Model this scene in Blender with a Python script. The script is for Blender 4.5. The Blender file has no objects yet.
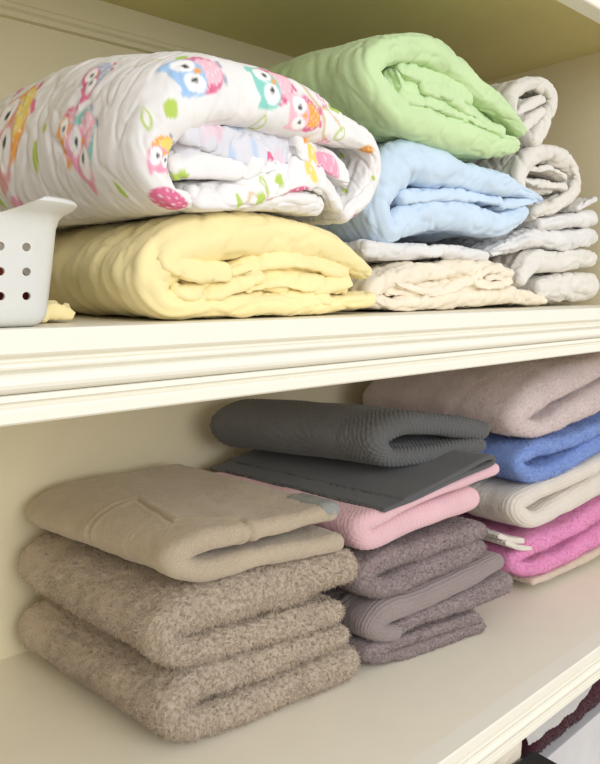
import bpy, bmesh, math
import numpy as np

SC = bpy.context.scene
COL = SC.collection
rng = np.random.default_rng(7)

# ------------------------------------------------------------------ camera frame
F, CX, CY, CD, CH = 682.0, 300.0, 382.0, 0.34, 0.019
AZ, PI_ = math.radians(41.1), math.atan(92/682.0)
FW = np.array([math.sin(AZ)*math.cos(PI_), math.cos(AZ)*math.cos(PI_), -math.sin(PI_)])
RT = np.array([math.cos(AZ), -math.sin(AZ), 0.0])
UP = np.cross(RT, FW)
CAM = np.array([0.0, -CD, CH])

def plane_pt(px, py, o, n):
    """the point of the photograph on the vertical plane through o with normal n"""
    d = FW + RT*(px-CX)/F - UP*(py-CY)/F
    t = ((o-CAM) @ n)/(d @ n)
    p = CAM + d*t
    return p, t

# ------------------------------------------------------------------ noise
_perm = rng.permutation(512).astype(np.int64)
_perm = np.concatenate([_perm, _perm, _perm])
_grad = rng.normal(size=(512, 3)); _grad /= np.linalg.norm(_grad, axis=1)[:, None]

def noise3(x, y, z):
    x, y, z = np.broadcast_arrays(np.asarray(x, float), np.asarray(y, float), np.asarray(z, float))
    xi, yi, zi = np.floor(x).astype(np.int64), np.floor(y).astype(np.int64), np.floor(z).astype(np.int64)
    xf, yf, zf = x-xi, y-yi, z-zi
    xi &= 511; yi &= 511; zi &= 511
    f = lambda t: t*t*t*(t*(t*6-15)+10)
    u, v, w = f(xf), f(yf), f(zf)
    def g(ax, ay, az):
        h = _perm[_perm[_perm[xi+ax]+yi+ay]+zi+az]
        G = _grad[h]
        return G[..., 0]*(xf-ax)+G[..., 1]*(yf-ay)+G[..., 2]*(zf-az)
    l = lambda a, b, t: a+(b-a)*t
    return 1.6*l(l(l(g(0,0,0), g(1,0,0), u), l(g(0,1,0), g(1,1,0), u), v),
                 l(l(g(0,0,1), g(1,0,1), u), l(g(0,1,1), g(1,1,1), u), v), w)

def ridge(x, y, z, k=2.0):
    return (1-np.clip(np.abs(noise3(x, y, z))*1.6, 0, 1))**k

def sstep(a, b, x):
    t = np.clip((x-a)/(b-a), 0, 1); return t*t*(3-2*t)

# ------------------------------------------------------------------ objects
def tag(o, label=None, cat=None, group=None, kind=None):
    if label: o['label'] = label
    if cat: o['category'] = cat
    if group: o['group'] = group
    if kind: o['kind'] = kind
    return o

def link(name, me, mat, parent=None):
    o = bpy.data.objects.new(name, me); COL.objects.link(o)
    if mat: me.materials.append(mat)
    if parent: o.parent = parent
    return o

def empty(name, loc=(0, 0, 0)):
    o = bpy.data.objects.new(name, None); COL.objects.link(o); o.location = loc
    o.empty_display_size = 0.02
    return o

def mesh_np(name, V, Q, smooth=True, colors=None, T=None):
    me = bpy.data.meshes.new(name)
    nq = len(Q); nt = 0 if T is None else len(T)
    me.vertices.add(len(V)); me.vertices.foreach_set('co', np.asarray(V, np.float32).ravel())
    loops = Q.ravel() if nt == 0 else np.concatenate([Q.ravel(), T.ravel()])
    me.loops.add(len(loops)); me.loops.foreach_set('vertex_index', loops.astype(np.int32))
    me.polygons.add(nq+nt)
    st = np.arange(nq)*4
    if nt: st = np.concatenate([st, nq*4+np.arange(nt)*3])
    me.polygons.foreach_set('loop_start', st.astype(np.int32))
    if smooth: me.polygons.foreach_set('use_smooth', np.ones(nq+nt, bool))
    me.update(calc_edges=True); me.validate()
    if colors is not None:
        at = me.attributes.new('print', 'FLOAT_COLOR', 'POINT')
        at.data.foreach_set('color', np.concatenate([colors, np.ones((len(colors), 1))], 1).astype(np.float32).ravel())
    return me

def box_mesh(name, lo, hi, bevel=0.0):
    bm = bmesh.new()
    bmesh.ops.create_cube(bm, size=1)
    lo, hi = np.array(lo), np.array(hi)
    for v in bm.verts:
        v.co = [lo[i]+(v.co[i]+.5)*(hi[i]-lo[i]) for i in range(3)]
    if bevel:
        bmesh.ops.bevel(bm, geom=list(bm.edges), offset=bevel, segments=3, profile=.5, affect='EDGES')
    me = bpy.data.meshes.new(name); bm.to_mesh(me); bm.free()
    return me

def extrude_x(name, prof, x0, x1):
    """closed (y,z) profile extruded along x"""
    n = len(prof)
    V = [(x0, y, z) for y, z in prof]+[(x1, y, z) for y, z in prof]
    me = bpy.data.meshes.new(name)
    Fc = [(i, (i+1) % n, n+(i+1) % n, n+i) for i in range(n)]+[tuple(range(n))[::-1], tuple(range(n, 2*n))]
    me.from_pydata(V, [], Fc)
    bm = bmesh.new(); bm.from_mesh(me); bmesh.ops.recalc_face_normals(bm, faces=bm.faces); bm.to_mesh(me); bm.free()
    return me

# ------------------------------------------------------------------ materials
def srgb(r, g, b):
    f = lambda c: ((c/255+.055)/1.055)**2.4 if c/255 > .04045 else c/255/12.92
    return (f(r), f(g), f(b), 1)

def mat(name, col, rough=.9, scale=400, bump=.25, var=.12, sheen=0.0, bdist=.001, attr=None, spec=.3, scale2=30, stretch=(1, 1, 1), var2=.05, crease=0.0):
    m = bpy.data.materials.new(name); m.use_nodes = True
    nt = m.node_tree; N = nt.nodes; L = nt.links
    b = N['Principled BSDF']
    b.inputs['Roughness'].default_value = rough
    b.inputs['Specular IOR Level'].default_value = spec
    if sheen:
        b.inputs['Sheen Weight'].default_value = sheen
        b.inputs['Sheen Roughness'].default_value = .5
    tc = N.new('ShaderNodeTexCoord'); mp = N.new('ShaderNodeMapping'); mp.inputs['Scale'].default_value = stretch
    L.new(tc.outputs['Object'], mp.inputs['Vector'])
    n1 = N.new('ShaderNodeTexNoise'); n1.inputs['Scale'].default_value = scale; n1.inputs['Detail'].default_value = 3
    n2 = N.new('ShaderNodeTexNoise'); n2.inputs['Scale'].default_value = scale2; n2.inputs['Detail'].default_value = 3
    L.new(mp.outputs['Vector'], n1.inputs['Vector']); L.new(tc.outputs['Object'], n2.inputs['Vector'])
    def mult(src, fac_out, amp):
        r = N.new('ShaderNodeMapRange'); r.inputs['From Min'].default_value = .25; r.inputs['From Max'].default_value = .75
        r.inputs['To Min'].default_value = 1-amp; r.inputs['To Max'].default_value = 1+amp
        L.new(fac_out, r.inputs['Value'])
        mx = N.new('ShaderNodeVectorMath'); mx.operation = 'SCALE'
        L.new(src, mx.inputs[0]); L.new(r.outputs['Result'], mx.inputs['Scale'])
        return mx.outputs['Vector']
    if attr:
        a = N.new('ShaderNodeAttribute'); a.attribute_name = attr; src = a.outputs['Color']
    else:
        c = N.new('ShaderNodeRGB'); c.outputs[0].default_value = col; src = c.outputs[0]
    src = mult(src, n1.outputs['Fac'], var)
    src = mult(src, n2.outputs['Fac'], var2)
    L.new(src, b.inputs['Base Color'])
    if crease:
        cn = N.new('ShaderNodeTexNoise'); cn.noise_type = 'RIDGED_MULTIFRACTAL'; cn.inputs['Scale'].default_value = 26; cn.inputs['Detail'].default_value = 3
        cn.inputs['Distortion'].default_value = .6; cn.inputs['Roughness'].default_value = .35
        L.new(tc.outputs['Object'], cn.inputs['Vector'])
        cb = N.new('ShaderNodeBump'); cb.inputs['Strength'].default_value = crease; cb.inputs['Distance'].default_value = .0022
        L.new(cn.outputs['Fac'], cb.inputs['Height'])
    bp = N.new('ShaderNodeBump'); bp.inputs['Strength'].default_value = bump; bp.inputs['Distance'].default_value = bdist
    if crease: L.new(cb.outputs['Normal'], bp.inputs['Normal'])
    L.new(n1.outputs['Fac'], bp.inputs['Height']); L.new(bp.outputs['Normal'], b.inputs['Normal'])
    return m

M = {}
M['paint'] = mat('cream_paint', srgb(242, 238, 224), .45, 900, .04, .01, spec=.4, var2=.012)
M['wallpaint'] = mat('cream_wall_paint', srgb(240, 229, 196), .7, 700, .06, .015, spec=.25, var2=.015)
M['shelfpaint_shaded'] = mat('shaded_shelf_underside_paint', srgb(222, 212, 156), .7, 700, .06, .015, spec=.2, var2=.02)  # cream shelf paint with the olive shade of the underside put into its colour
M['shelfpaint'] = mat('cream_shelf_paint', srgb(240, 233, 214), .42, 900, .05, .012, spec=.4, var2=.015)
M['plastic'] = mat('white_plastic', srgb(218, 218, 213), .35, 300, .02, .01, spec=.5)
M['tan'] = mat('tan_terry', srgb(190, 173, 153), .95, 700, .8, .22, .25, .0012)
M['tan_smooth'] = mat('tan_sheared_terry', srgb(184, 168, 146), .95, 900, .5, .15, .3, .0008)
M['tan_tag'] = mat('grey_label_fabric', srgb(150, 152, 148), .8, 1500, .4, .25, bdist=.0005)
M['char'] = mat('charcoal_waffle', srgb(102, 102, 102), .95, 1200, .5, .25, .2, .0006)
M['char2'] = mat('charcoal_flat', srgb(92, 92, 93), .95, 1200, .5, .2, .2, .0006)
M['rose'] = mat('rose_pink_waffle', srgb(230, 188, 195), .95, 1200, .4, .1, .3, .0006)
M['taupe'] = mat('taupe_terry', srgb(152, 136, 134), .95, 600, .8, .25, .25, .0012)
M['taupe_rib'] = mat('taupe_ribbed', srgb(150, 136, 133), .95, 900, .6, .15, .2, .0006)
M['mauve'] = mat('mauve_terry', srgb(212, 196, 194), .95, 600, .6, .14, .3, .001)
M['blue'] = mat('blue_terry', srgb(128, 155, 214), .95, 700, .7, .16, .25, .001)
M['white_t'] = mat('offwhite_terry', srgb(222, 212, 200), .95, 800, .5, .1, .3, .0008)
M['white_thin'] = mat('white_thin_cloth', srgb(222, 216, 208), .95, 1200, .3, .08, .2, .0005)
M['hot'] = mat('bright_pink_terry', srgb(228, 146, 190), .95, 700, .7, .16, .25, .001)
M['beige_t'] = mat('beige_terry', srgb(205, 186, 166), .95, 800, .5, .12, .25, .0008)
M['yellow'] = mat('yellow_jersey', srgb(246, 230, 172), .95, 1500, .12, .02, .2, .0004, crease=.5)
M['green'] = mat('mint_cotton', srgb(202, 226, 174), .9, 1500, .12, .02, .15, .0004, crease=.5)
M['sky'] = mat('pale_blue_cotton', srgb(204, 222, 240), .9, 1500, .12, .02, .15, .0004, crease=.5)
M['white_s'] = mat('white_cotton', srgb(228, 225, 222), .9, 1500, .12, .02, .15, .0004, crease=.5)
M['grey_s'] = mat('grey_white_cotton', srgb(228, 223, 214), .9, 1500, .12, .02, .15, .0004, crease=.5)
M['peach'] = mat('cream_cotton', srgb(240, 228, 206), .9, 1500, .12, .02, .15, .0004, crease=.5)
M['owl'] = mat('owl_print_cotton', None, .9, 1500, .12, .015, .15, .0004, attr='print', crease=.3)
M['maroon'] = mat('maroon_terry', srgb(70, 26, 40), .95, 500, .9, .3, .2, .0015)
M['lace'] = mat('grey_lace_cloth', srgb(196, 192, 190), .9, 900, .4, .12, .1, .0006)
M['black'] = mat('black_leatherette', srgb(26, 26, 28), .5, 500, .2, .1, spec=.4)
M['red_in'] = mat('red_brown_fabric', srgb(150, 60, 54), .9, 600, .4, .15)
M['floor'] = mat('oak_floor', srgb(196, 180, 146), .5, 40, .05, .2, stretch=(1, 14, 1))
M['boxwhite'] = mat('pale_grey_card', srgb(214, 212, 214), .6, 500, .04, .015)

# ------------------------------------------------------------------ folded bundles
def spline(P, ds):
    P = np.asarray(P, float)
    pad = np.vstack([2*P[0]-P[1], P, 2*P[-1]-P[-2]])
    out = []
    for i in range(1, len(pad)-2):
        p0, p1, p2, p3 = pad[i-1], pad[i], pad[i+1], pad[i+2]
        # centripetal Catmull-Rom on the plane
        d = lambda a, b: max(np.linalg.norm(a[:2]-b[:2]), 1e-5)**.5
        t0 = 0; t1 = d(p0, p1); t2 = t1+d(p1, p2); t3 = t2+d(p2, p3)
        t = np.linspace(t1, t2, 40, endpoint=False)[:, None]
        A1 = (t1-t)/(t1-t0)*p0+(t-t0)/(t1-t0)*p1
        A2 = (t2-t)/(t2-t1)*p1+(t-t1)/(t2-t1)*p2
        A3 = (t3-t)/(t3-t2)*p2+(t-t2)/(t3-t2)*p3
        B1 = (t2-t)/(t2-t0)*A1+(t-t0)/(t2-t0)*A2
        B2 = (t3-t)/(t3-t1)*A2+(t-t1)/(t3-t1)*A3
        out.append((t2-t)/(t2-t1)*B1+(t-t1)/(t2-t1)*B2)
    out = np.vstack(out+[P[-1:]])
    s = np.concatenate([[0], np.cumsum(np.linalg.norm(np.diff(out[:, :2], axis=0), axis=1))])
    n = max(int(s[-1]/ds), 8)
    q = np.linspace(0, s[-1], n)
    return np.stack([np.interp(q, s, out[:, k]) for k in range(out.shape[1])], 1), q

def smooth1(a, k):
    ker = np.hanning(2*k+3); ker /= ker.sum()
    return np.convolve(np.pad(a, k+1, mode='edge'), ker, 'valid')

class Face:
    """a vertical face plane through (x0,y0), turned by ang about z; local u = along it, v = into the shelf"""
    def __init__(s, x0, y0, ang=0.0, dang=0.0):
        a = math.radians(ang); d = math.tan(math.radians(dang))
        s.o = np.array([x0, y0, 0.0]); s.eu = np.array([math.cos(a), math.sin(a), 0]); s.n = np.array([-math.sin(a), math.cos(a), 0])
        s.ev = np.array([d, 1.0, 0])
    def uz(s, px, py):
        p, t = plane_pt(px, py, s.o, s.n)
        return (p-s.o) @ s.eu, p[2], t/F

def band(face, pts, depth, ds=.0025, recess=0.0, flat=2.2, disp=None, post=None, paint=None, dback=4.0, endtaper=1.0, backh=1.0, ext=1.0, tilt=0.0, world=False, fuzz=None):
    """a fabric layer of the traced thickness that follows pts and runs `depth` into the shelf. Returns V,Q,colors"""
    L = []
    for p in pts:
        u, z, sc = (p[0], p[1], 1.0) if world else face.uz(p[0], p[1])
        L.append([u, z, p[2]*sc*.97, p[3] if len(p) > 3 else 0.0])
    if ext:
        for i, j in ((0, 1), (-1, -2)):
            d = np.array(L[i][:2])-np.array(L[j][:2]); d /= np.linalg.norm(d)
            L[i][0] += d[0]*L[i][2]*ext; L[i][1] += d[1]*L[i][2]*ext
    S, q = spline(L, ds)
    ns = len(S)
    P = S[:, :2]; h = np.maximum(S[:, 2], .0008); rec = S[:, 3]+recess
    T = np.gradient(P, axis=0); T /= np.linalg.norm(T, axis=1)[:, None]
    for k in range(2): T[:, k] = smooth1(T[:, k], 2)
    T /= np.linalg.norm(T, axis=1)[:, None]
    N = np.stack([-T[:, 1], T[:, 0]], 1)
    th = np.unwrap(np.arctan2(T[:, 1], T[:, 0])); kap = smooth1(np.gradient(th, q), 3)
    Lt = q[-1]
    dist = np.minimum(q, Lt-q)
    e = np.clip(dist/(h*endtaper), 0, 1); e = np.clip(1-(1-e)**2.6, 0, 1)**(1/2.6)
    e = np.maximum(e, .03)
    hh = h*e
    rec = rec+h*(1-e)*.8
    # section: front cap, +N side to the back, back cap, -N side to the front
    ncap = max(int(math.pi*h.mean()/ds), 10)
    thc = np.linspace(-math.pi/2, math.pi/2, ncap)
    Ls = depth
    # growing spacing away from the front
    st = [0.0]; d = ds
    while st[-1] < 1:
        st.append(st[-1]+d/Ls); d = min(d*1.035, ds*dback)
    st = np.array(st); st /= st[-1]
    nst = len(st)
    sg = np.sign(np.sin(thc))
    a = [sg*np.abs(np.sin(thc))**(2/flat), np.ones(nst-2)]
    bt = [np.zeros(ncap), st[1:-1]]
    cap = [1-np.abs(np.cos(thc))**(2/flat), np.ones(nst-2)]
    nb = 8; tb = np.linspace(math.pi/2, -math.pi/2, nb)
    a += [np.sin(tb), -np.ones(nst-2)]; bt += [np.ones(nb), st[1:-1][::-1]]; cap += [1+0*tb, np.ones(nst-2)]
    backc = [np.zeros(ncap+nst-2), np.cos(tb), np.zeros(nst-2)]
    a = np.concatenate(a); bt = np.concatenate(bt); cap = np.concatenate(cap); backc = np.concatenate(backc)
    # arc coordinate around the section (front centre = 0, + on the +N side)
    wcap = thc*h.mean()
    w = np.concatenate([wcap, wcap[-1]+st[1:-1]*Ls, np.linspace(wcap[-1]+Ls, wcap[-1]+Ls, nb), -(wcap[-1]+st[1:-1][::-1]*Ls)])
    m = len(a)
    off = a[None, :]*hh[:, None]
    lim = .9/np.maximum(np.abs(kap), 1e-3)[:, None]
    inward = (off*kap[:, None]) > 0
    off = np.where(inward & (np.abs(off) > lim), np.sign(off)*lim, off)
    yf = rec[:, None]; H = hh[:, None]
    y = yf + cap[None, :]*H*(bt[None, :] <= 0) + (bt[None, :] > 0)*(H + bt[None, :]*(depth-yf-2*H)) + backc[None, :]*H*.9
    if tilt: y = y+tilt*a[None, :]*H*np.clip(1-bt[None, :]*3, 0, 1)*np.where(N[:, 1:2] < 0, -1, 1)
    if backh != 1.0: off = off*(1+(backh-1)*bt[None, :])
    X = P[:, 0:1]+N[:, 0:1]*off
    Z = P[:, 1:2]+N[:, 1:2]*off
    Q_ = np.broadcast_to(q[:, None], X.shape); W = np.broadcast_to(w[None, :], X.shape)
    V = np.stack([X, y, Z], -1)
    if post is not None:
        V = post(V, np.clip(V[..., 1]/depth, 0, 1))
    def normals(V):
        du = np.gradient(V, axis=0); dv = np.roll(V, -1, 1)-np.roll(V, 1, 1)
        n = np.cross(du, dv); n /= np.maximum(np.linalg.norm(n, axis=-1), 1e-9)[..., None]
        return n
    if disp is not None:
        n = normals(V)
        c = V.mean((0, 1)); outw = ((V-V.mean(1, keepdims=True))*n).sum(-1).mean()
        if outw < 0: n = -n
        fade = np.minimum(sstep(0, 1, dist/(h*.8)), 1)[:, None]
        dd = disp(Q_, W, V)
        V = V+n*(dd*(.25+.75*fade))[..., None]
    cols = None
    if paint is not None: cols = paint(Q_, W, V).reshape(-1, 3)
    G = face.o[None, None]+V[..., 0:1]*face.eu+V[..., 1:2]*face.ev+V[..., 2:3]*np.array([0, 0, 1])
    idx = np.arange(ns*m).reshape(ns, m)
    i0 = idx[:-1]; i1 = idx[1:]
    Qd = np.stack([i0, np.roll(i0, -1, 1), np.roll(i1, -1, 1), i1], -1).reshape(-1, 4)
    VV = G.reshape(-1, 3)
    # end fans
    c0 = G[0].mean(0); c1 = G[-1].mean(0)
    VV = np.vstack([VV, c0, c1]); k = len(VV)-2
    T1 = np.stack([idx[0], np.full(m, k), np.roll(idx[0], -1)], 1)
    T2 = np.stack([idx[-1], np.roll(idx[-1], -1), np.full(m, k+1)], 1)
    if cols is not None: cols = np.vstack([cols, cols[:1], cols[-1:]])
    return VV, Qd, np.vstack([T1, T2]), cols, (Q_, W, G)

def pile(V, Q, spec):
    """short fibres standing on the cloth: (number, length, width, spread, clump scale, how deep into the shelf)"""
    n, ln, wd, spread, csc, ymax = spec
    r = np.random.default_rng(len(V))
    A, B, C_, D = (V[Q[:, i]] for i in range(4))
    nr = np.cross(C_-A, D-B); ar = np.linalg.norm(nr, axis=1)+1e-12; nr = nr/ar[:, None]
    y = A[:, 1]; wgt = ar*np.where(y < y.min()+ymax, 1.0, .25)
    k = r.choice(len(Q), n, p=wgt/wgt.sum())
    a, b = r.random((2, n, 1))
    P = (A[k]*(1-a)+B[k]*a)*(1-b)+(D[k]*(1-a)+C_[k]*a)*b
    nn = nr[k]
    fl = np.stack([noise3(P[:, 0]*csc+i*7.3, P[:, 1]*csc, P[:, 2]*csc) for i in range(3)], 1)
    d = nn*.75+fl*spread*1.6+r.normal(size=(n, 3))*spread*.35+np.array([0, 0, -.25])
    d /= np.linalg.norm(d, axis=1)[:, None]
    t = np.cross(d, r.normal(size=(n, 3))); t /= np.linalg.norm(t, axis=1)[:, None]
    L = ln*(.6+.8*r.random((n, 1))); w = wd*(.7+.6*r.random((n, 1)))
    b0 = P-nn*ln*.15; mid = b0+d*L*.6+np.array([0, 0, .0]); tip = mid+(d*.7+fl*.8+np.array([0, 0, -.35]))*L*.4
    VV = np.stack([b0-t*w, b0+t*w, mid-t*w*.8, mid+t*w*.8, tip], 1).reshape(-1, 3)
    i = np.arange(n)*5
    return VV, np.stack([i, i+1, i+3, i+2], 1), np.stack([i+2, i+3, i+4], 1)

DBG = {}
def bundle(name, label, cat, m, face, paths, group=None, **kw):
    """one folded textile, a single mesh"""
    Vs, Qs, Ts, Cs = [], [], [], []; n = 0
    for i, it in enumerate(paths):
        pts, o = it if isinstance(it, tuple) else (it, {})
        k = dict(kw); k.update(o)
        V, Q, T, C, dbg = band(face, pts, **k)
        DBG[(label, i)] = dbg
        if C is None and k.get('fuzz'):
            ctr = V.mean(0); nq = np.cross(V[Q[::97, 2]]-V[Q[::97, 0]], V[Q[::97, 3]]-V[Q[::97, 1]])
            if ((V[Q[::97, 0]]-V.reshape(-1, 3).mean(0))*nq).sum() < 0: Q = Q[:, ::-1]; T = T[:, ::-1]
            FV, FQ, FT = pile(V, Q, k['fuzz'])
            FQ = FQ+len(V); FT = FT+len(V); V = np.vstack([V, FV]); Q = np.vstack([Q, FQ]); T = np.vstack([T, FT])
        Vs.append(V); Qs.append(Q+n); Ts.append(T+n); n += len(V)
        if C is not None: Cs.append(C)
    V = np.vstack(Vs)
    org = np.array([V[:, 0].mean(), V[:, 1].mean(), V[:, 2].min()])
    me = mesh_np(name, V-org, np.vstack(Qs), True, np.vstack(Cs) if Cs else None, np.vstack(Ts))
    if not kw.get('fuzz'):
        bm = bmesh.new(); bm.from_mesh(me); bmesh.ops.recalc_face_normals(bm, faces=bm.faces); bm.to_mesh(me); bm.free()
    o = link(name, me, m); o.location = org
    tag(o, label, cat, group)
    return o

# displacement recipes -- all in metres, arguments q (along the fold), w (around the layer), V (local xyz)
def d_fluffy(amp=.0022, sc=210, low=.002):
    def f(q, w, V):
        x, y, z = V[..., 0], V[..., 1], V[..., 2]
        wx = noise3(x*90, y*90, z*90)*.25
        return (amp*(ridge(x*sc+wx, y*sc, z*sc, 1.3)-.55) + amp*.6*noise3(x*sc*2.1, y*sc*2.1, z*sc*2.1)
                + low*noise3(x*34, y*34, z*34) + amp*.6*noise3(x*80, y*80, z*80))
    return f
def d_terry(amp=.0008, sc=380, low=.0015):
    def f(q, w, V):
        x, y, z = V[..., 0], V[..., 1], V[..., 2]
        return amp*noise3(x*sc, y*sc, z*sc)+low*noise3(x*30, y*30, z*30)+low*.4*noise3(x*80, y*80, z*80)
    return f
def d_waffle(amp=.0006, p=.0042, low=.0012):
    def f(q, w, V):
        x, y, z = V[..., 0], V[..., 1], V[..., 2]
        a = 2*math.pi/p
        g = np.sin(q*a+.6*np.sin(w*a*.5))*np.sin(w*a)
        return amp*g+low*noise3(x*28, y*28, z*28)
    return f
def d_rib(amp=.0006, p=.0045, low=.0014, axis='w'):
    def f(q, w, V):
        x, y, z = V[..., 0], V[..., 1], V[..., 2]
        c = (w if axis == 'w' else q)+.0015*noise3(x*50, y*50, z*50)
        return amp*np.abs(np.sin(c*math.pi/p))*2-amp+low*noise3(x*30, y*30, z*30)+amp*.5*noise3(x*350, y*350, z*350)
    return f
def d_sheet(fold=.0018, wrap=.0010, broad=.002, seed=0.0, fine=.0005):
    """soft cotton: slack folds, ridges that wrap round the bundle, thin creases"""
    def f(q, w, V):
        x, y, z = V[..., 0]+seed, V[..., 1], V[..., 2]
        wq = q+.010*noise3(x*24, y*24, z*24+seed); ww = w+.008*noise3(x*24+5, y*24, z*24+seed)
        msk = sstep(-.25, .35, noise3(x*20, y*20, z*20+31))
        def valley(a, b, k, wd): return -np.exp(-(noise3(a, b, k)/wd)**2)
        def tent(a, b, k): return .5-np.minimum(np.abs(noise3(a, b, k))*2, 1)
        c = valley(wq*26+ww*18, ww*48-wq*14, seed+1, .07)+.8*valley(wq*60-ww*20, ww*24+wq*15, seed+2, .08)*msk
        tt = tent(wq*18, ww*45, seed+3)*msk
        r = tent(ww*80, wq*6, seed+5)+.6*noise3(ww*120, wq*8, seed+6)
        return fold*(c+1.3*tt)+wrap*r+broad*noise3(x*22, y*22, z*22)+fine*tent(wq*90, ww*90, seed+8)
    return f

# ------------------------------------------------------------------ the closet
ZL, XR, XL, YB, ZC = -.365, .875, -.27, .37, .314
XW = 1.06      # the lower bay is wider than the upper one
def struct(name, me, m):
    o = link(name, me, m); tag(o, kind='structure'); return o
struct('wall_back', box_mesh('wall_back', (XL-.03, YB, -1.25), (1.25, YB+.03, .42)), M['wallpaint'])
struct('wall_right', box_mesh('wall_right', (XR, .0, -.047), (XW+.03, YB, .42)), M['wallpaint'])
struct('wall_right_below', box_mesh('wall_right_below', (XW, -.02, -1.25), (XW+.03, YB, -.047)), M['wallpaint'])
struct('wall_left', box_mesh('wall_left', (XL-.03, -.02, -1.25), (XL, YB, .42)), M['wallpaint'])
struct('floor', box_mesh('floor', (-2.5, -3.0, -1.29), (3.0, YB+.03, -1.25)), M['floor'])

def lip(ztop, hgt, y0, dep=.018):
    """moulded front edge, profile from the top down (y grows into the shelf)"""
    k = hgt/.047
    pr = [(y0+dep, 0), (y0+.0012, 0), (y0, -.0012), (y0, -.0118), (y0+.0012, -.013), (y0+.005, -.0148), (y0+.0052, -.0162)]
    for i in range(7):
        t = math.pi*i/6; pr.append((y0+.0045-.0035*math.sin(t), -.0185+.0022*math.cos(t)))
    pr.append((y0+.0048, -.0212))
    for i in range(9):
        t = math.pi*i/8; pr.append((y0+.004-.0062*math.sin(t)*(1 if i < 5 else 1), -.0268+.0052*math.cos(t)))
    pr += [(y0-.0005, -.0322), (y0-.0008, -.0352), (y0+.0025, -.0366), (y0+.0028, -.0378), (y0+.0005, -.039), (y0, -.0402), (y0, -.0458), (y0+.0012, -.047), (y0+dep, -.047)]
    return [(y, ztop+z*k) for y, z in pr]

def shelf(name, label, ztop, hgt, y0, thick=.02, x1=XR, boardmat='shelfpaint'):
    r = empty(name, ((XL+x1)/2, (y0+YB)/2, ztop-thick)); tag(r, label, 'shelf')
    bpy.context.view_layer.update()
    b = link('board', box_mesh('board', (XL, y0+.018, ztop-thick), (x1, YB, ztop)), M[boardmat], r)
    f = link('front_moulding', extrude_x('front_moulding', lip(ztop, hgt, y0), XL, x1), M['paint'], r)
    for o in (b, f): o.matrix_parent_inverse = r.matrix_world.inverted()
    return r
shelf('shelf', 'cream painted shelf with moulded front edge holding the folded sheets', 0.0, .047, 0.0)
shelf('shelf', 'lower cream painted shelf with moulded edge holding the towels', ZL, .040, -.03, x1=XW)
shelf('shelf', 'topmost cream shelf seen from below above the sheets', ZC+.018, .042, 0.0, thick=.018, boardmat='shelfpaint_shaded')
def cleat(name, z0, z1, x0, x1, m):
    pr = [(YB, z1), (YB-.012, z1), (YB-.012, z0+.012), (YB-.014, z0+.010), (YB-.014, z0+.006), (YB-.010, z0+.004), (YB-.008, z0), (YB, z0)]
    return struct(name, extrude_x(name, pr, x0, x1), m)
cleat('trim_1', ZC-.036, ZC, XL, XR, M['wallpaint'])

# ------------------------------------------------------------------ towels, front left stack
fT = Face(.28, .114, -6, -7)
fT1 = Face(.28, .114, -6, -9); fT2 = Face(.28, .114, -6, -7)
def post_towel(sag=.006, bulge=.0, skew=0.0, taper=0.0, droop=0.0):
    def f(V, t):
        V = V.copy()
        uc = V[..., 0].mean()
        V[..., 0] = uc+(V[..., 0]-uc)*(1-taper*t**2)+skew*t
        V[..., 2] = V[..., 2]-sag*t**2+bulge*np.sin(math.pi*np.clip(t, 0, 1))
        if droop:
            u = V[..., 0]; left = 1-np.clip((u-u.min())/(.5*(u.max()-u.min())), 0, 1)
            V[..., 2] = V[..., 2]-droop*left**1.5*sstep(.1, .9, t)
        return V
    return f
TG = 'tan towels in the left stack'
t1 = bundle('folded_towel', 'fluffy tan towel at the bottom of the left stack, on the lower shelf', 'towel', M['tan'], fT1,
    [[(345,638,10),(300,654,15),(240,675,19),(198,691,19),(178,711,17),(192,728,17),(240,714,19),(300,690,18),(352,667,17)]],
    TG, depth=.24, ds=.0016, disp=d_fluffy(), post=post_towel(.002), fuzz=(110000, .0034, .00026, .5, 210, .2))
t2 = bundle('folded_towel', 'fluffy tan towel in the middle of the left stack', 'towel', M['tan'], fT2,
    [[(352,571,15),(330,576,19),(300,587,23),(240,602,25),(200,615,24),(172,634,20),(185,655,16),(240,643,15),(300,626,15),(338,615,13)]],
    TG, depth=.24, ds=.0016, disp=d_fluffy(), post=post_towel(.002), fuzz=(110000, .0034, .00026, .5, 210, .2))
SEAM = np.array([(.204,.18),(.219,.215),(.237,.228),(.297,.238),(.286,.154),(.333,.123),(.339,.097),(.322,.075)])
def d_seam(face):
    base = d_terry(.0005)
    def f(q, w, V):
        X = face.o[0]+V[..., 0]*face.eu[0]+V[..., 1]*face.ev[0]; Y = face.o[1]+V[..., 0]*face.eu[1]+V[..., 1]*face.ev[1]
        d = np.full(X.shape, 9.0)
        for a, b in zip(SEAM[:-1], SEAM[1:]):
            t = np.clip(((X-a[0])*(b-a)[0]+(Y-a[1])*(b-a)[1])/((b-a)@(b-a)), 0, 1)
            d = np.minimum(d, np.hypot(X-a[0]-t*(b-a)[0], Y-a[1]-t*(b-a)[1]))
        top = (w > 0)*(q < q.max()*.5)+(w < 0)*(q < q.max()*.5)
        top = (q < q.max()*.5)*(V[..., 2] > V[..., 2].max()-.03)
        return base(q, w, V)-.0024*np.exp(-(d/.0017)**2)*top+.0010*np.exp(-((d-.006)/.003)**2)*top
    return f
t3 = bundle('folded_towel', 'smooth tan towel with grey tag on top of the left stack', 'towel', M['tan_smooth'], fT,
    [[(334,513.5,8.5),(290,525,9.5),(240,536,11.5),(198,547,13),(178,562,13),(200,573,13),(260,560,11),(340,545,10)]],
    TG, depth=.24, ds=.0011, disp=d_seam(fT), post=post_towel(.001, droop=.010), dback=1.2)
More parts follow.
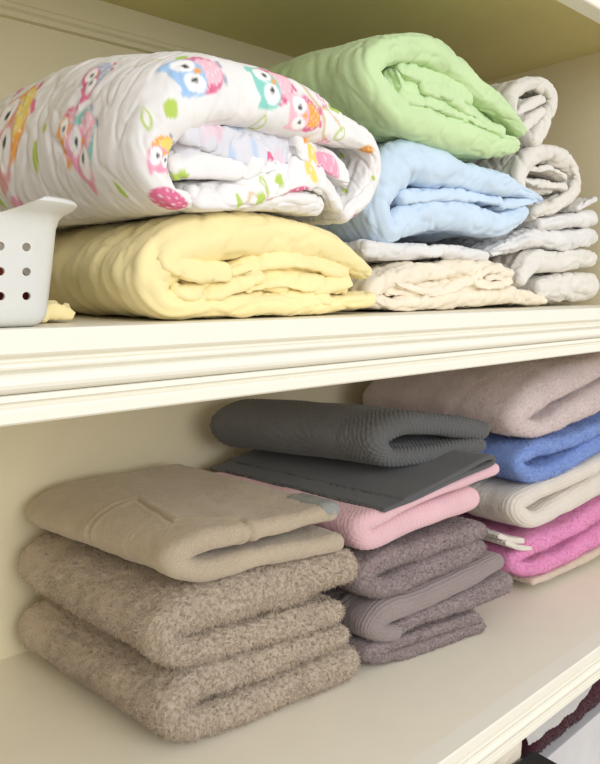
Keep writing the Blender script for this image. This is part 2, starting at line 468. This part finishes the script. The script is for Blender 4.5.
V_, Q_, T_, _c, _d = band(fT, [(325,513,9.8),(336,511,9.4),(341,510,8.5)], .05, ds=.0012, recess=-.0006, disp=d_rib(.0004, .002, .0003), ext=.2)
tg = link('corner_binding', mesh_np('corner_binding', V_-np.array(t3.location), Q_, True, None, T_), M['tan_tag'], t3)
tg['label'] = 'heather grey corner binding'

# ------------------------------------------------------------------ towels, centre stack
fC = Face(.50, .094, -11, -10)
CG = 'taupe towels under the pink towel'
bundle('folded_towel', 'taupe terry towel at the bottom of the centre stack', 'towel', M['taupe'], fC,
    [[(478,620,6),(435,633,6),(388,649,7),(370,655,7),(388,658,7),(435,645,8),(482,627,8)]],
    CG, depth=.23, ds=.002, disp=d_fluffy(.0009, 260), post=post_towel(.001), fuzz=(80000, .0021, .00024, .45, 260, .12))
tb = bundle('folded_towel', 'taupe towel with ribbed border, second from bottom in the centre stack', 'towel', M['taupe'], fC,
    [[(500,563,7),(467,581,10),(419,603,11),(388,615,12),(374,628,9),(390,636,8),(419,621,8),(467,604,10),(508,586,13)]],
    CG, depth=.23, ds=.002, disp=d_fluffy(.0009, 260), post=post_towel(.001), fuzz=(80000, .0021, .00024, .45, 260, .12))
V_, Q_, T_, _c, _d = band(fC, [(499,563,8.6),(467,581,11.6),(419,603,12.4),(388,615,13.2),(374,628,10.4),(384,634,9.4),(396,634,8.6)], .055, ds=.0010, recess=-.0018, disp=d_rib(.0007, .0036, .0006, axis='w'))
V_[:, 1] -= .0004
rb = link('ribbed_border', mesh_np('ribbed_border', V_-np.array(tb.location), Q_, True, None, T_), M['taupe_rib'], tb)
rb['label'] = 'flat ribbed lighter border'
bundle('folded_towel', 'taupe terry towel directly below the pink towel', 'towel', M['taupe'], fC,
    [[(484,532,9),(435,548,9),(387,564,10),(368,578,10),(387,590,11),(435,571,13),(482,551,11)]],
    CG, depth=.23, ds=.002, disp=d_fluffy(.0009, 260), post=post_towel(.001), fuzz=(80000, .0021, .00024, .45, 260, .12))
bundle('folded_towel', 'rose pink waffle towel in the centre stack', 'towel', M['rose'], fC,
    [[(497,470,7),(467,482,5.5),(419,500.5,5.5),(388,516,8),(366,529,11),(372,541,12),(419,521,13),(475,501,13)]],
    depth=.23, ds=.0011, disp=d_waffle(.0007, .0046), post=post_towel(-.002))
bundle('hand_towel', 'flat charcoal towel with stitched hem draped over the pink towel', 'towel', M['char2'], fC,
    [[(402,500,2.4),(430,486,2.5),(460,470.5,2.6),(490,457,2.7),(491.5,461.5,2.5),(460,475.5,2.4),(420,494.5,2.4),(383,509.5,2.6)]],
    depth=.24, ds=.0015, disp=d_waffle(.0003, .004, .0008), post=post_towel(-.002), recess=-.004)
fC2 = Face(.50, .130, -11, -20)
bundle('folded_towel', 'charcoal waffle towel on top of the centre stack', 'towel', M['char'], fC2,
    [[(486,431,10),(435,425,11),(405,426,11),(384,441,11),(392,457,10),(425,457,9),(483,446,8)]],
    depth=.205, ds=.0010, disp=d_waffle(.0012, .0052), post=post_towel(.001, .002))

# ------------------------------------------------------------------ towels, right stack
fR = Face(.8, .082, -3, -4)
bundle('folded_towel', 'thin beige towel lying on the shelf below the bright pink towel', 'towel', M['beige_t'], fR,
    [[(620,541,3.5),(600,553,4),(560,573,4),(535,583,3.5)]], depth=.24, ds=.002, disp=d_terry(.0006), post=post_towel(0))
bundle('folded_towel', 'bright pink terry towel in the right stack', 'towel', M['hot'], fR,
    [[(620,500,8),(600,515,9),(560,538,9),(530,551,10),(516,563,8),(528,570,8),(560,562,9),(600,539,10),(620,526,10)]],
    depth=.24, ds=.002, disp=d_fluffy(.0006, 300), post=post_towel(0), fuzz=(70000, .0020, .00026, .4, 280, .12))
bundle('folded_towel', 'off-white ribbed towel between the blue and bright pink towels', 'towel', M['white_t'], fR,
    [[(620,453,8),(600,467,8),(565,483,9),(535,496,10),(520,508,11),(535,521,9),(565,507,11),(600,488,12),(620,475,12)],
     ([(529,548,1.8),(517,547,1.8),(504,542,1.8)], dict(recess=-.004, depth=.2)), ([(523,541,2),(511,540,2),(499,536,2)], dict(recess=-.001, depth=.2))],
    depth=.24, ds=.0016, disp=d_rib(.0007, .0048, axis='w'), post=post_towel(0))
bundle('folded_towel', 'cornflower blue terry towel under the mauve towel', 'towel', M['blue'], fR,
    [[(620,419,7),(600,431,7),(560,446,8),(535,452,8),(521,463,8),(533,475,8),(560,469,8.5),(600,446,9.5),(620,436,10)]],
    depth=.24, ds=.002, disp=d_fluffy(.0006, 300), post=post_towel(0), fuzz=(70000, .0020, .00026, .4, 280, .12))
bundle('folded_towel', 'large pale mauve towel on top of the right stack', 'towel', M['mauve'], fR,
    [[(622,357,12),(600,370,12),(560,388,17),(535,405,17),(522,422,14),(540,430,9),(570,418,11),(600,403,14),(622,390,13)]],
    depth=.24, ds=.002, disp=d_terry(.0005, 300), post=post_towel(0, .004), fuzz=(80000, .0016, .00024, .4, 260, .16))

# ------------------------------------------------------------------ sheets on the upper shelf
def post_bun(taper=0.0, sag=0.0, bulge=0.0, skew=0.0, flare=0.0, rtap=0.0):
    """slack back half: bulge lifts the middle, sag drops the back, flare widens it"""
    def f(V, t):
        V = V.copy(); zb = V[..., 2].min(); zt = V[..., 2].max(); uc = V[..., 0].mean()
        k = (V[..., 2]-zb)/(zt-zb)
        V[..., 2] = V[..., 2]+k*(bulge*np.sin(math.pi*np.clip(t, 0, 1)**.8)-sag*t**2)
        V[..., 0] = uc+(V[..., 0]-uc)*(1+(flare-taper)*t)+skew*t
        if rtap: V[..., 0] = V[..., 0]-np.maximum(V[..., 0]-uc, 0)*rtap*np.clip(t*3, 0, 1)
        return V
    return f
SH = 'sheet'
def inner(pts, recess=.006, seed=31., k=1.0):
    return (pts, dict(recess=recess, depth=.12, flat=3.2, tilt=.35, disp=d_sheet(.0022*k, .0012*k, .0022*k, seed, .0008)))
fY = Face(.2, .02, 3, 0)
bundle('folded_sheet', 'yellow jersey sheet bundled on the shelf under the owl print sheet', SH, M['yellow'], fY,
    [[(370,271,8),(337,249,16),(296,237,20),(254,235,22),(212,240,24),(178,256,26),(156,280,22),(168,302,14),(212,307,10),(275,306,9),(337,304,9),(372,299,9)],
     inner([(200,278,15),(250,278,15),(300,279,15),(350,283,10)], .007, 30.),
     inner([(170,262,12),(195,270,12),(226,272,10)], -.002, 31., .6),
     inner([(238,272,7),(270,262,9),(310,262,8),(350,273,6)], .003, 32.),
     inner([(180,292,8),(212,293,9),(243,285,9),(262,276,6)], .001, 33.),
     inner([(252,287,7),(285,281,9),(320,285,9),(352,281,8)], .002, 34.),
     inner([(205,302,6),(270,298,8),(330,300,8)], .002, 35.),
     ([(64,321,3.5),(78,318,4.5),(96,318,4)], dict(depth=.10, recess=.03, disp=d_sheet(.002, .001, .001, 36.)))],
    depth=.31, ds=.0018, disp=d_sheet(.0016, .0016, .0025, 1.0), post=post_bun(.0, .0, .005))
fO = Face(.2, .018, 3, -8)
OWL_PATHS = [[(350,214,8),(371,194,10),(380,165,9),(375,147,9),(346,132,18),(308,117,28),(267,105,30),(225,98,30),(192,107,30),(166,134,25),(160,168,20),(174,194,13),(212,200,10),(254,200,10),(292,200,9),(320,204,9)],
     inner([(205,155,20),(260,165,22),(320,172,20)], .009, 40.),
     inner([(190,140,7),(225,150,8),(262,159,9),(292,162,6)], .005, 41., 1.2),
     inner([(182,172,7),(215,171,9),(248,173,8),(276,170,5)], .003, 42., .8),
     inner([(200,200,9),(240,198,11),(275,188,10),(306,180,9),(325,187,10),(338,204,9)], -.002, 43., .8),
     inner([(308,158,7),(335,168,9),(352,178,7)], .004, 44.)]
owl = dict(depth=.325, ds=.0010, dback=1.5, disp=d_sheet(.0010, .0006, .0025, 3.0), post=post_bun(.0, .0, .03, flare=.08))
def lin(*c): return np.array(srgb(*c)[:3])
INK = dict(pk=lin(240,166,190), dp=lin(222,112,150), lp=lin(244,194,206), rs=lin(232,172,170), og=lin(243,170,84), yl=lin(242,216,116),
           tl=lin(140,210,198), bl=lin(164,198,234), lv=lin(184,192,212), gr=lin(184,208,98), br=lin(216,192,150), wh=lin(250,249,247), bk=lin(38,40,46), gy=lin(170,176,190))
def paint_owl(prints, ground=(238, 235, 233), back=None):
    """a printed ground with owls, leaves, twigs and blossom, all placed in cloth coordinates (q, w)"""
    def f(q, w, V):
        col = np.ones(q.shape+(3,))*lin(*ground)
        def lay(mask, c): col[...] = col*(1-mask[..., None])+INK[c]*mask[..., None]
        aa = .0006
        def ell(u, v, cu, cv, ru, rv, sc):
            r = np.sqrt(((u-cu)/ru)**2+((v-cv)/rv)**2); return 1-sstep(1-aa/(sc*min(ru, rv)), 1+aa/(sc*min(ru, rv)), r)
        def box(x, lo, hi, e): return sstep(lo-e, lo+e, x)*(1-sstep(hi-e, hi+e, x))
        if back is not None:
            n = noise3(q*70, w*70, 3.3); lay(sstep(.25, .4, n)*.55, back[0]); lay(sstep(.3, .45, -n)*.45, back[1])
        for it in prints:
            k = it[0]
            if k == 'owl':
                _, qe, we, qf, wf, fat, face, belly, wing = it
                d = np.array([qe-qf, we-wf]); L = np.hypot(*d); d /= L; L *= .88
                cq, cw = (qe+qf)/2, (we+wf)/2
                v = ((q-cq)*d[0]+(w-cw)*d[1])/L; u = ((q-cq)*d[1]-(w-cw)*d[0])/(L*fat)
                near = (np.abs(u) < .9)*(np.abs(v) < .9)
                if not near.any(): continue
                e = aa/L
                for sx in (-1, 1):
                    lay(box(u, sx*.13-.07, sx*.13+.07, e)*box(v, -.56, -.47, e)*near, 'gy' if face in ('bl', 'pk') else 'dp')
                body = ell(u, v, 0, -.04, .36, .46, L)
                sq = box(u, -.36+.06*0, .36, e)*box(v, .0, .42, e)*(1-.0)
                ear = 0
                for sx in (-1, 1):
                    t = np.clip((v-.30)/.22, 0, 1)
                    ear = np.maximum(ear, box(u*sx, .10+.16*t, .37-.05*t, e)*box(v, .25, .52, e))
                head = np.maximum(ell(u, v, 0, .16, .38, .30, L), ear)
                lay(body*near, wing)
                lay(ell(u, v, 0, -.22, .23, .27, L)*body*near, belly)
                dots = sstep(.55, .75, np.sin(u*46)*np.sin(v*40))*body*(v < -.02)
                lay(dots*near*.55, 'wh')
                lay(head*near, face)
                for sx in (-1, 1):
                    lay(ell(u, v, sx*.17, .13, .155, .20, L)*near, 'wh')
                    lay(ell(u, v, sx*.13, .11, .045, .065, L)*near, 'bk')
                lay(ell(u, v, 0, -.03, .05, .06, L)*near, 'og')
            elif k == 'leaf':
                _, q0, w0, ang, ln, filled = it
                a = math.radians(ang); x = (q-q0)*math.cos(a)+(w-w0)*math.sin(a); y = -(q-q0)*math.sin(a)+(w-w0)*math.cos(a)
                t = np.clip(1-(2*x/ln)**2, 0, 1)
                m = 1-sstep(-aa, aa, np.abs(y)-.26*ln*t*(1+.35*x/ln))
                m = m*(np.abs(x) < ln/2)
                if not filled: m = m*sstep(-aa, aa, np.abs(y)-.26*ln*t+.0013)
                lay(m, 'gr')
            elif k == 'twig':
                P = np.array(it[1]); d = np.full(q.shape, 9.0)
                for a_, b_ in zip(P[:-1], P[1:]):
                    t = np.clip(((q-a_[0])*(b_-a_)[0]+(w-a_[1])*(b_-a_)[1])/((b_-a_)@(b_-a_)), 0, 1)
                    d = np.minimum(d, np.hypot(q-a_[0]-t*(b_-a_)[0], w-a_[1]-t*(b_-a_)[1]))
                lay(1-sstep(it[2]-aa, it[2]+aa, d), 'br')
            elif k == 'flower':
                _, q0, w0, r0 = it
                r = np.hypot(q-q0, w-w0); th = np.arctan2(w-w0, q-q0); rr = r0*(.82+.18*np.cos(5*th))
                lay(1-sstep(rr-aa, rr+aa, r), 'dp'); lay(1-sstep(rr*.68-aa, rr*.68+aa, r), 'wh'); lay(1-sstep(r0*.2-aa, r0*.2+aa, r), 'dp')
            elif k == 'blob':
                _, q0, w0, rq, rw, c = it
                lay(ell(q, w, q0, w0, rq, rw, 1.0), c)
                lay(ell(q, w, q0, w0, rq, rw, 1.0)*sstep(.6, .8, np.sin(q*900)*np.sin(w*900))*.6, 'wh')
        return col
    return f
P0 = [('twig', [(.158,-.024),(.150,-.017),(.1437,-.0114),(.1352,-.0053),(.131,-.0008),(.1296,.0053),(.124,.010)], .0010),
      ('twig', [(.1352,-.0053),(.126,-.0072),(.1155,-.0038),(.112,.0)], .0007), ('twig', [(.231,-.032),(.241,-.0359),(.252,-.043)], .0008),
      ('owl', .283,-.188, .2564,-.147, 1.35, 'rs', 'yl', 'og'), ('owl', .2870,-.0905, .2715,-.0745, 1.35, 'og', 'lp', 'dp'),
      ('owl', .2960,-.0765, .2715,-.0585, 1.4, 'pk', 'lp', 'tl'), ('owl', .2630,-.0850, .2440,-.0690, 1.5, 'dp', 'lv', 'lv'),
      ('owl', .2465,-.2030, .2280,-.1900, 1.5, 'dp', 'lp', 'og'),
      ('owl', .2500,-.0110, .2140,-.0085, .70, 'bl', 'lp', 'dp'), ('owl', .1960,-.0050, .1540,-.0130, .62, 'tl', 'lp', 'dp'),
      ('owl', .1691,.0015, .1330,-.0015, .62, 'lp', 'og', 'dp'), ('owl', .2985,-.0010, .2700,.0060, .8, 'pk', 'yl', 'og'),
      ('blob', .3115,-.0085, .010, .012, 'dp'), ('blob', .3015,-.165, .004, .008, 'pk'),
      ('blob', .0789,.0114, .008, .009, 'og'), ('blob', .0145,-.0150, .007, .005, 'dp'), ('blob', .0290,-.0085, .007, .004, 'bl'),
      ('leaf', .286,-.1252, 10, .013, 1), ('leaf', .298,-.188, 20, .010, 1), ('leaf', .276,-.1154, 60, .007, 1),
      ('leaf', .2592,-.0038, 8, .012, 1), ('leaf', .2719,-.0099, 40, .011, 0), ('leaf', .2296,-.0200, 10, .010, 1),
      ('leaf', .1150,-.0120, 15, .013, 1), ('leaf', .1127,.0030, 60, .014, 0), ('leaf', .1860,.0099, 80, .014, 0), ('leaf', .3001,-.0379, 40, .009, 1),
      ('leaf', .0479,.0053, 60, .007, 1), ('leaf', .0648,.0422, 30, .009, 1), ('leaf', .0268,.0267, 60, .008, 1),
      ('flower', .1290,-.0110, .0045), ('flower', .1225,.0125, .0048),
      ('owl', .178,-.110, .152,-.090, 1.0, 'bl', 'lp', 'dp'), ('owl', .215,-.150, .190,-.135, 1.0, 'og', 'yl', 'pk'), ('owl', .120,-.070, .090,-.060, 1.0, 'pk', 'lp', 'tl'),
      ('owl', .200,-.245, .175,-.225, 1.0, 'tl', 'yl', 'dp'), ('leaf', .16,-.06, 50, .013, 1), ('leaf', .21,-.08, 120, .013, 0)]
P3 = [('leaf', .004,-.004, 20, .014, 1), ('blob', .079,.004, .005, .003, 'dp')]
P4 = [('twig', [(.030,-.006),(.045,.001),(.056,-.004),(.062,.006)], .0006), ('leaf', .0737,.0030, 10, .011, 1), ('leaf', .0500,-.0030, 20, .011, 1),
      ('leaf', .0590,.0030, 80, .010, 0), ('flower', .0600,-.0085, .0042), ('leaf', .0330,-.0020, 70, .009, 1), ('blob', .085,-.006, .012, .003, 'dp'), ('blob', .103,.004, .004, .006, 'yl')]
P5 = [('blob', .030,-.002, .012, .007, 'pk'), ('blob', .014,.000, .005, .006, 'yl'), ('blob', .010,.007, .004, .003, 'og')]
for _i, _p in ((0, paint_owl(P0)), (1, paint_owl([], (224, 222, 228), ('bl', 'lp'))), (2, paint_owl([], (222, 221, 228), ('bl', 'lp'))), (3, paint_owl(P3)), (4, paint_owl(P4)), (5, paint_owl(P5))):
    if isinstance(OWL_PATHS[_i], tuple): OWL_PATHS[_i][1]['paint'] = _p
    else: OWL_PATHS[_i] = (OWL_PATHS[_i], dict(paint=_p))
bundle('folded_sheet', 'white sheet with colourful owl print bundled on top of the yellow sheet', SH, M['owl'], fO, OWL_PATHS, **owl)
fG = Face(.5, .05, 0, 0)
bundle('folded_sheet', 'mint green sheet rolled up on top of the pale blue sheet', SH, M['green'], fG,
    [[(525,130,6),(508,109,9),(483,88,14),(461,66,16),(435,50,15),(412,48,14),(390,52,15),(375,68,15),(385,90,16),(407,111,18),(435,122,18),(469,133,17),(499,142,13),(519,144,8)],
     inner([(405,85,12),(440,92,14),(480,113,11),(505,128,6)], .008, 50.),
     inner([(408,70,6),(428,76,9),(452,84,8),(474,99,6)], .004, 51.),
     inner([(402,76,4),(406,88,5),(403,98,4)], .003, 52.),
     inner([(428,88,5),(450,94,8),(470,107,7),(486,119,5)], .002, 53.),
     inner([(406,98,5),(440,104,7),(470,116,6),(505,131,5)], .002, 54.)],
    depth=.30, ds=.0016, disp=d_sheet(.0014, .0010, .002, 5.0), post=post_bun(.0, .0, .012))
fB = Face(.5, .058, 0, 0)
bundle('folded_sheet', 'pale blue sheet bundled under the mint green sheet', SH, M['sky'], fB,
    [[(543,200,4),(523,188,9),(490,179,15),(450,168,20),(415,160,24),(396,178,24),(385,205,20),(391,228,14),(412,220,16),(440,214,18),(468,214,17),(490,220,15),(508,224,12),(528,212,8)],
     inner([(410,196,8),(460,194,7),(505,200,6)], .002, 60., .7),
     inner([(505,206,4),(520,203,5),(538,200,3)], .001, 61., .7)],
    depth=.29, ds=.0018, disp=d_sheet(.002, .0008, .0035, 7.0), post=post_bun(.0, rtap=.45))
bundle('folded_sheet', 'white sheet lying flat between the pale blue and cream sheets', SH, M['white_s'], fB,
    [[(488,256,6),(440,251,8),(400,251,9),(372,249,9)]],
    depth=.28, ds=.0018, disp=d_sheet(.0022, .0012, .002, 9.0))
fP = Face(.5, .048, 3, 0)
bundle('folded_sheet', 'cream sheet crumpled on the shelf beside the yellow sheet', SH, M['peach'], fP,
    [[(512,274,7),(490,268,9),(450,271,9),(410,275,11),(388,284,12),(378,294,10),(390,303,7),(420,302,8),(470,297,10),(518,295,9),(547,301,4)],
     inner([(395,290,8),(440,286,9),(480,283,8)], .004, 70.),
     inner([(400,283,5),(430,292,6),(462,284,6),(480,274,5)], -.001, 71.),
     inner([(508,280,4),(490,286,5),(474,280,5),(482,271,4),(500,268,4)], -.004, 72., .7),
     inner([(486,279,3),(494,276,4),(500,279,3)], -.003, 73., .6)],
    depth=.28, ds=.0016, disp=d_sheet(.0018, .001, .0025, 11.0))
fW = Face(.8, .064, 0, 0)
WG = 'white sheets stacked against the right wall'
kw = dict(depth=.24, ds=.0018)
ws = lambda sd: d_sheet(.0022, .0012, .0022, sd, .0007)
bundle('folded_sheet', 'grey-white rolled sheet at the bottom of the right wall stack', SH, M['grey_s'], fW,
    [[(547,290,11),(563,288,14),(596,287,15)]], WG, disp=ws(13.), **kw)
bundle('folded_sheet', 'grey-white sheet second from bottom in the right wall stack', SH, M['grey_s'], fW,
    [[(526,278,9),(538,263,12),(560,261,11),(596,258,9)]], WG, disp=ws(15.), **kw)
bundle('folded_sheet', 'white sheet with a twisted end, third from bottom at the right wall', SH, M['white_s'], fW,
    [[(495,252,4),(515,245,7),(535,239,10),(570,240,10),(596,237,10)]], WG, disp=ws(17.), **kw)
bundle('folded_sheet', 'white sheet folded just beneath the rolled grey-white sheet', SH, M['white_s'], fW,
    [[(545,225,6),(570,221,7),(596,218,8)], [(580,209,2.5),(588,204,3),(597,200,4)]], WG, disp=ws(19.), **kw)
bundle('folded_sheet', 'grey-white rolled sheet second from the top at the right wall', SH, M['grey_s'], fW,
    [[(540,212,8),(560,205,8),(577,192,8),(582,175,8),(568,158,9),(548,152,10),(532,162,10),(525,180,9),(528,198,8)],
     inner([(535,185,10),(560,185,8)], .012, 80.),
     inner([(528,178,4),(550,184,5),(570,186,4)], .004, 81.), inner([(535,168,4),(558,168,4),(570,176,3)], .004, 82.)], WG, disp=ws(21.), **kw)
bundle('folded_sheet', 'grey-white sheet at the very top of the right wall stack', SH, M['grey_s'], fW,
    [[(540,137,9),(552,116,8),(556,96,7),(542,83,7),(527,85,8),(517,97,9),(517,118,7)],
     inner([(536,105,9),(531,122,9)], .012, 83.),
     inner([(547,98,4),(532,105,5),(521,113,4)], .003, 84., .8), inner([(546,110,4),(530,124,6),(521,133,5)], .002, 85., .8)],
    WG, disp=ws(23.), **kw)

# ------------------------------------------------------------------ basket at the left end of the upper shelf
def rrect(x0, x1, y0, y1, r, n=8):
    out = []
    for cx, cy, a0 in ((x1-r, y1-r, 0), (x0+r, y1-r, 90), (x0+r, y0+r, 180), (x1-r, y0+r, 270)):
        for i in range(n+1):
            a = math.radians(a0+90*i/n); out.append((cx+r*math.cos(a), cy+r*math.sin(a)))
    return out
def loft(name, rings, close=True):
    V = [(x, y, z) for ring, z in rings for x, y in ring]
    n = len(rings[0][0]); Fc = []
    for i in range(len(rings)-1):
        for j in range(n):
            Fc.append((i*n+j, i*n+(j+1) % n, (i+1)*n+(j+1) % n, (i+1)*n+j))
    Fc.append(tuple(range(n))[::-1]); Fc.append(tuple(range((len(rings)-1)*n, len(rings)*n)))
    me = bpy.data.meshes.new(name); me.from_pydata(V, [], Fc)
    bm = bmesh.new(); bm.from_mesh(me); bmesh.ops.recalc_face_normals(bm, faces=bm.faces); bm.to_mesh(me); bm.free()
    return me
BX0, BX1, BY0, BY1 = -.13, .1375, .012, .19
rg = []
def ring(z, g, r=.012): return (rrect(BX0-g, BX1+g, BY0-g, BY1+g, r+max(g, -.01)), z)
for z, g in ((0, -.010), (.0006, -.0065), (.0022, -.003), (.0055, -.0004), (.010, .0006), (.030, .004), (.050, .0072), (.0545, .009), (.0575, .012), (.060, .0175), (.0618, .0195), (.0632, .0195), (.0642, .018)):
    rg.append(ring(z, g*.9 if g > 0 else g))
for z, g in ((.0640, .010), (.0620, .0065), (.055, .0048), (.030, .0014), (.0105, -.0020), (.0050, -.0035), (.0030, -.008)):
    rg.append(ring(z, g))
bk = loft('basket', rg)
def boolean_cut(me, cutters):
    o = bpy.data.objects.new('t', me); COL.objects.link(o); cs = []
    for c in cutters:
        co_ = bpy.data.objects.new('c', c); COL.objects.link(co_); cs.append(co_)
        m = o.modifiers.new('b', 'BOOLEAN'); m.operation = 'DIFFERENCE'; m.object = co_; m.solver = 'EXACT'
    bpy.context.view_layer.update()
    ev = o.evaluated_get(bpy.context.evaluated_depsgraph_get())
    out = bpy.data.meshes.new_from_object(ev)
    for x in cs+[o]: bpy.data.objects.remove(x)
    return out
def cyl_y(x, z, r, y0, y1, n=28, rx=None):
    V = []; rx = rx or r
    for y in (y0, y1):
        V += [(x+rx*math.cos(2*math.pi*i/n), y, z+r*math.sin(2*math.pi*i/n)) for i in range(n)]
    me = bpy.data.meshes.new('c')
    me.from_pydata(V, [], [(i, (i+1) % n, n+(i+1) % n, n+i) for i in range(n)]+[tuple(range(n))[::-1], tuple(range(n, 2*n))])
    bm = bmesh.new(); bm.from_mesh(me); bmesh.ops.recalc_face_normals(bm, faces=bm.faces); bm.to_mesh(me); bm.free()
    return me
holes = []
hb = bmesh.new()
for i in range(18):
    for z in (.016, .028, .040):
        x = .1235-.0125*i
        c = cyl_y(x, z, .0021, -.02, .05, 16); hb.from_mesh(c)
hm = bpy.data.meshes.new('c'); hb.to_mesh(hm); hb.free()
bk = boolean_cut(bk, [hm, cyl_y(.0, .083, .042, -.03, .06, 64, rx=.146)])
for p in bk.polygons: p.use_smooth = True
try: bk.set_sharp_from_angle(angle=math.radians(42))
except Exception: pass
for _m in list(bk.materials): pass
bk.materials.clear()
ba = link('storage_basket', bk, M['plastic'])
tag(ba, 'white plastic basket with round holes at the left end of the shelf', 'basket')
F0 = Face(0.0, .019, 0, 0)
bundle('folded_cloth', 'reddish cloth inside the white basket, glimpsed through its holes', 'cloth', M['red_in'], F0,
    [[(-.09, .0175, .0135), (.120, .0175, .0135)]], world=True, depth=.12, ds=.004, disp=d_terry(.0004))

# ------------------------------------------------------------------ under the lower shelf
shelf('shelf', 'bottom cream shelf in the bay under the towels', -.70, .04, -.06, x1=XW)
bx = link('storage_box', box_mesh('storage_box', (.56, .045, -.70), (1.05, .30, -.606), .002), M['boxwhite'])
tag(bx, 'pale grey box under the lower shelf beneath the maroon towel', 'box')
li = link('lid', box_mesh('lid', (.558, .043, -.6045), (1.052, .302, -.5575), .002), M['boxwhite'], bx)
F1 = Face(0.0, .045, 0, 0)
bundle('folded_towel', 'dark maroon towel on the pale box under the lower shelf', 'towel', M['maroon'], F1,
    [[(.715, -.535, .020), (.80, -.535, .020), (1.0, -.5345, .020)]], world=True, depth=.22, ds=.003, disp=d_fluffy(.001, 260), ext=.5, fuzz=(30000, .0025, .0003, .7, 240, .1))
lc = bundle('folded_cloth', 'grey-white cloth with lace edge lying over the maroon towel', 'cloth', M['lace'], F1,
    [[(.680, -.472, .046), (1.0, -.464, .048)]], world=True, depth=.22, ds=.003, disp=d_sheet(.001, .001, .001, 90.), ext=.0, flat=4, recess=.000, endtaper=.3)
nx, nz = 160, 8
XX = np.linspace(.680, 1.0, nx)[:, None]+np.zeros(nz); tt = np.linspace(0, 1, nz)[None]
zb = np.interp(XX, [.67, .70, .745, .78, .815, .835, .87, 1.0], [-.506, -.505, -.507, -.5065, -.501, -.485, -.484, -.490])
ZZ = zb+(1-tt)*.016-tt*.0016*np.abs(np.sin(XX*420))
YY = .046-.012*np.sin(tt*1.5)+.0012*np.sin(XX*150)*tt
G1 = np.stack([XX, YY, ZZ], -1); G2 = G1+np.array([0, .0008, 0])
idx = np.arange(nx*nz).reshape(nx, nz)
qs = np.stack([idx[:-1, :-1], idx[1:, :-1], idx[1:, 1:], idx[:-1, 1:]], -1).reshape(-1, 4)
lt = link('lace_trim', mesh_np('lace_trim', np.vstack([G1.reshape(-1, 3), G2.reshape(-1, 3)])-np.array(lc.location), np.vstack([qs, qs[:, ::-1]+nx*nz])), M['lace'], lc)
bundle('folded_cloth', 'cream crumpled cloth under the lower shelf beside the black case', 'cloth', M['peach'], F1,
    [[(.50, -.497, .058), (.60, -.497, .058), (.674, -.503, .052)]], world=True, depth=.2, ds=.0025, disp=d_sheet(.003, .002, .003, 95.), ext=.0, recess=-.012, endtaper=.35)
bc = empty('document_case', (.634, -.008, -.70)); tag(bc, 'black case standing in front of the pale box under the lower shelf', 'case')
bpy.context.view_layer.update()
for nm, lo, hi in (('case_body', (.59, -.045, -.70), (.678, .028, -.510)), ('case_flap', (.588, -.047, -.56), (.680, .030, -.5075))):
    o = link(nm, box_mesh(nm, lo, hi, .003), M['black'], bc); o.matrix_parent_inverse = bc.matrix_world.inverted()

# ------------------------------------------------------------------ camera, light
cam = bpy.data.cameras.new('camera'); co = bpy.data.objects.new('camera', cam); COL.objects.link(co)
co.location = CAM
from mathutils import Matrix, Vector
co.rotation_euler = Matrix((RT, UP, -FW)).transposed().to_euler()
cam.sensor_fit = 'VERTICAL'; cam.sensor_height = 36; cam.lens = F/764*36; cam.clip_start = .01
SC.camera = co
w = bpy.data.worlds.new('room_light'); SC.world = w; w.use_nodes = True
w.node_tree.nodes['Background'].inputs['Color'].default_value = (1.0, .985, .97, 1)
w.node_tree.nodes['Background'].inputs['Strength'].default_value = .82
def area(name, loc, tgt, size, power, col):
    l = bpy.data.lights.new(name, 'AREA'); l.shape = 'RECTANGLE'; l.size, l.size_y = size; l.energy = power; l.color = col
    o = bpy.data.objects.new(name, l); COL.objects.link(o); o.location = loc
    o.rotation_euler = (Vector(tgt)-Vector(loc)).to_track_quat('-Z', 'Y').to_euler()
    return o
area('window_daylight', (.35, -2.1, .75), (.55, .2, -.1), (1.5, 1.5), 28, (.94, .97, 1))
SC.view_settings.view_transform = 'Standard'; SC.view_settings.look = 'None'
SC.view_settings.exposure = 0.0; SC.view_settings.gamma = 1.0
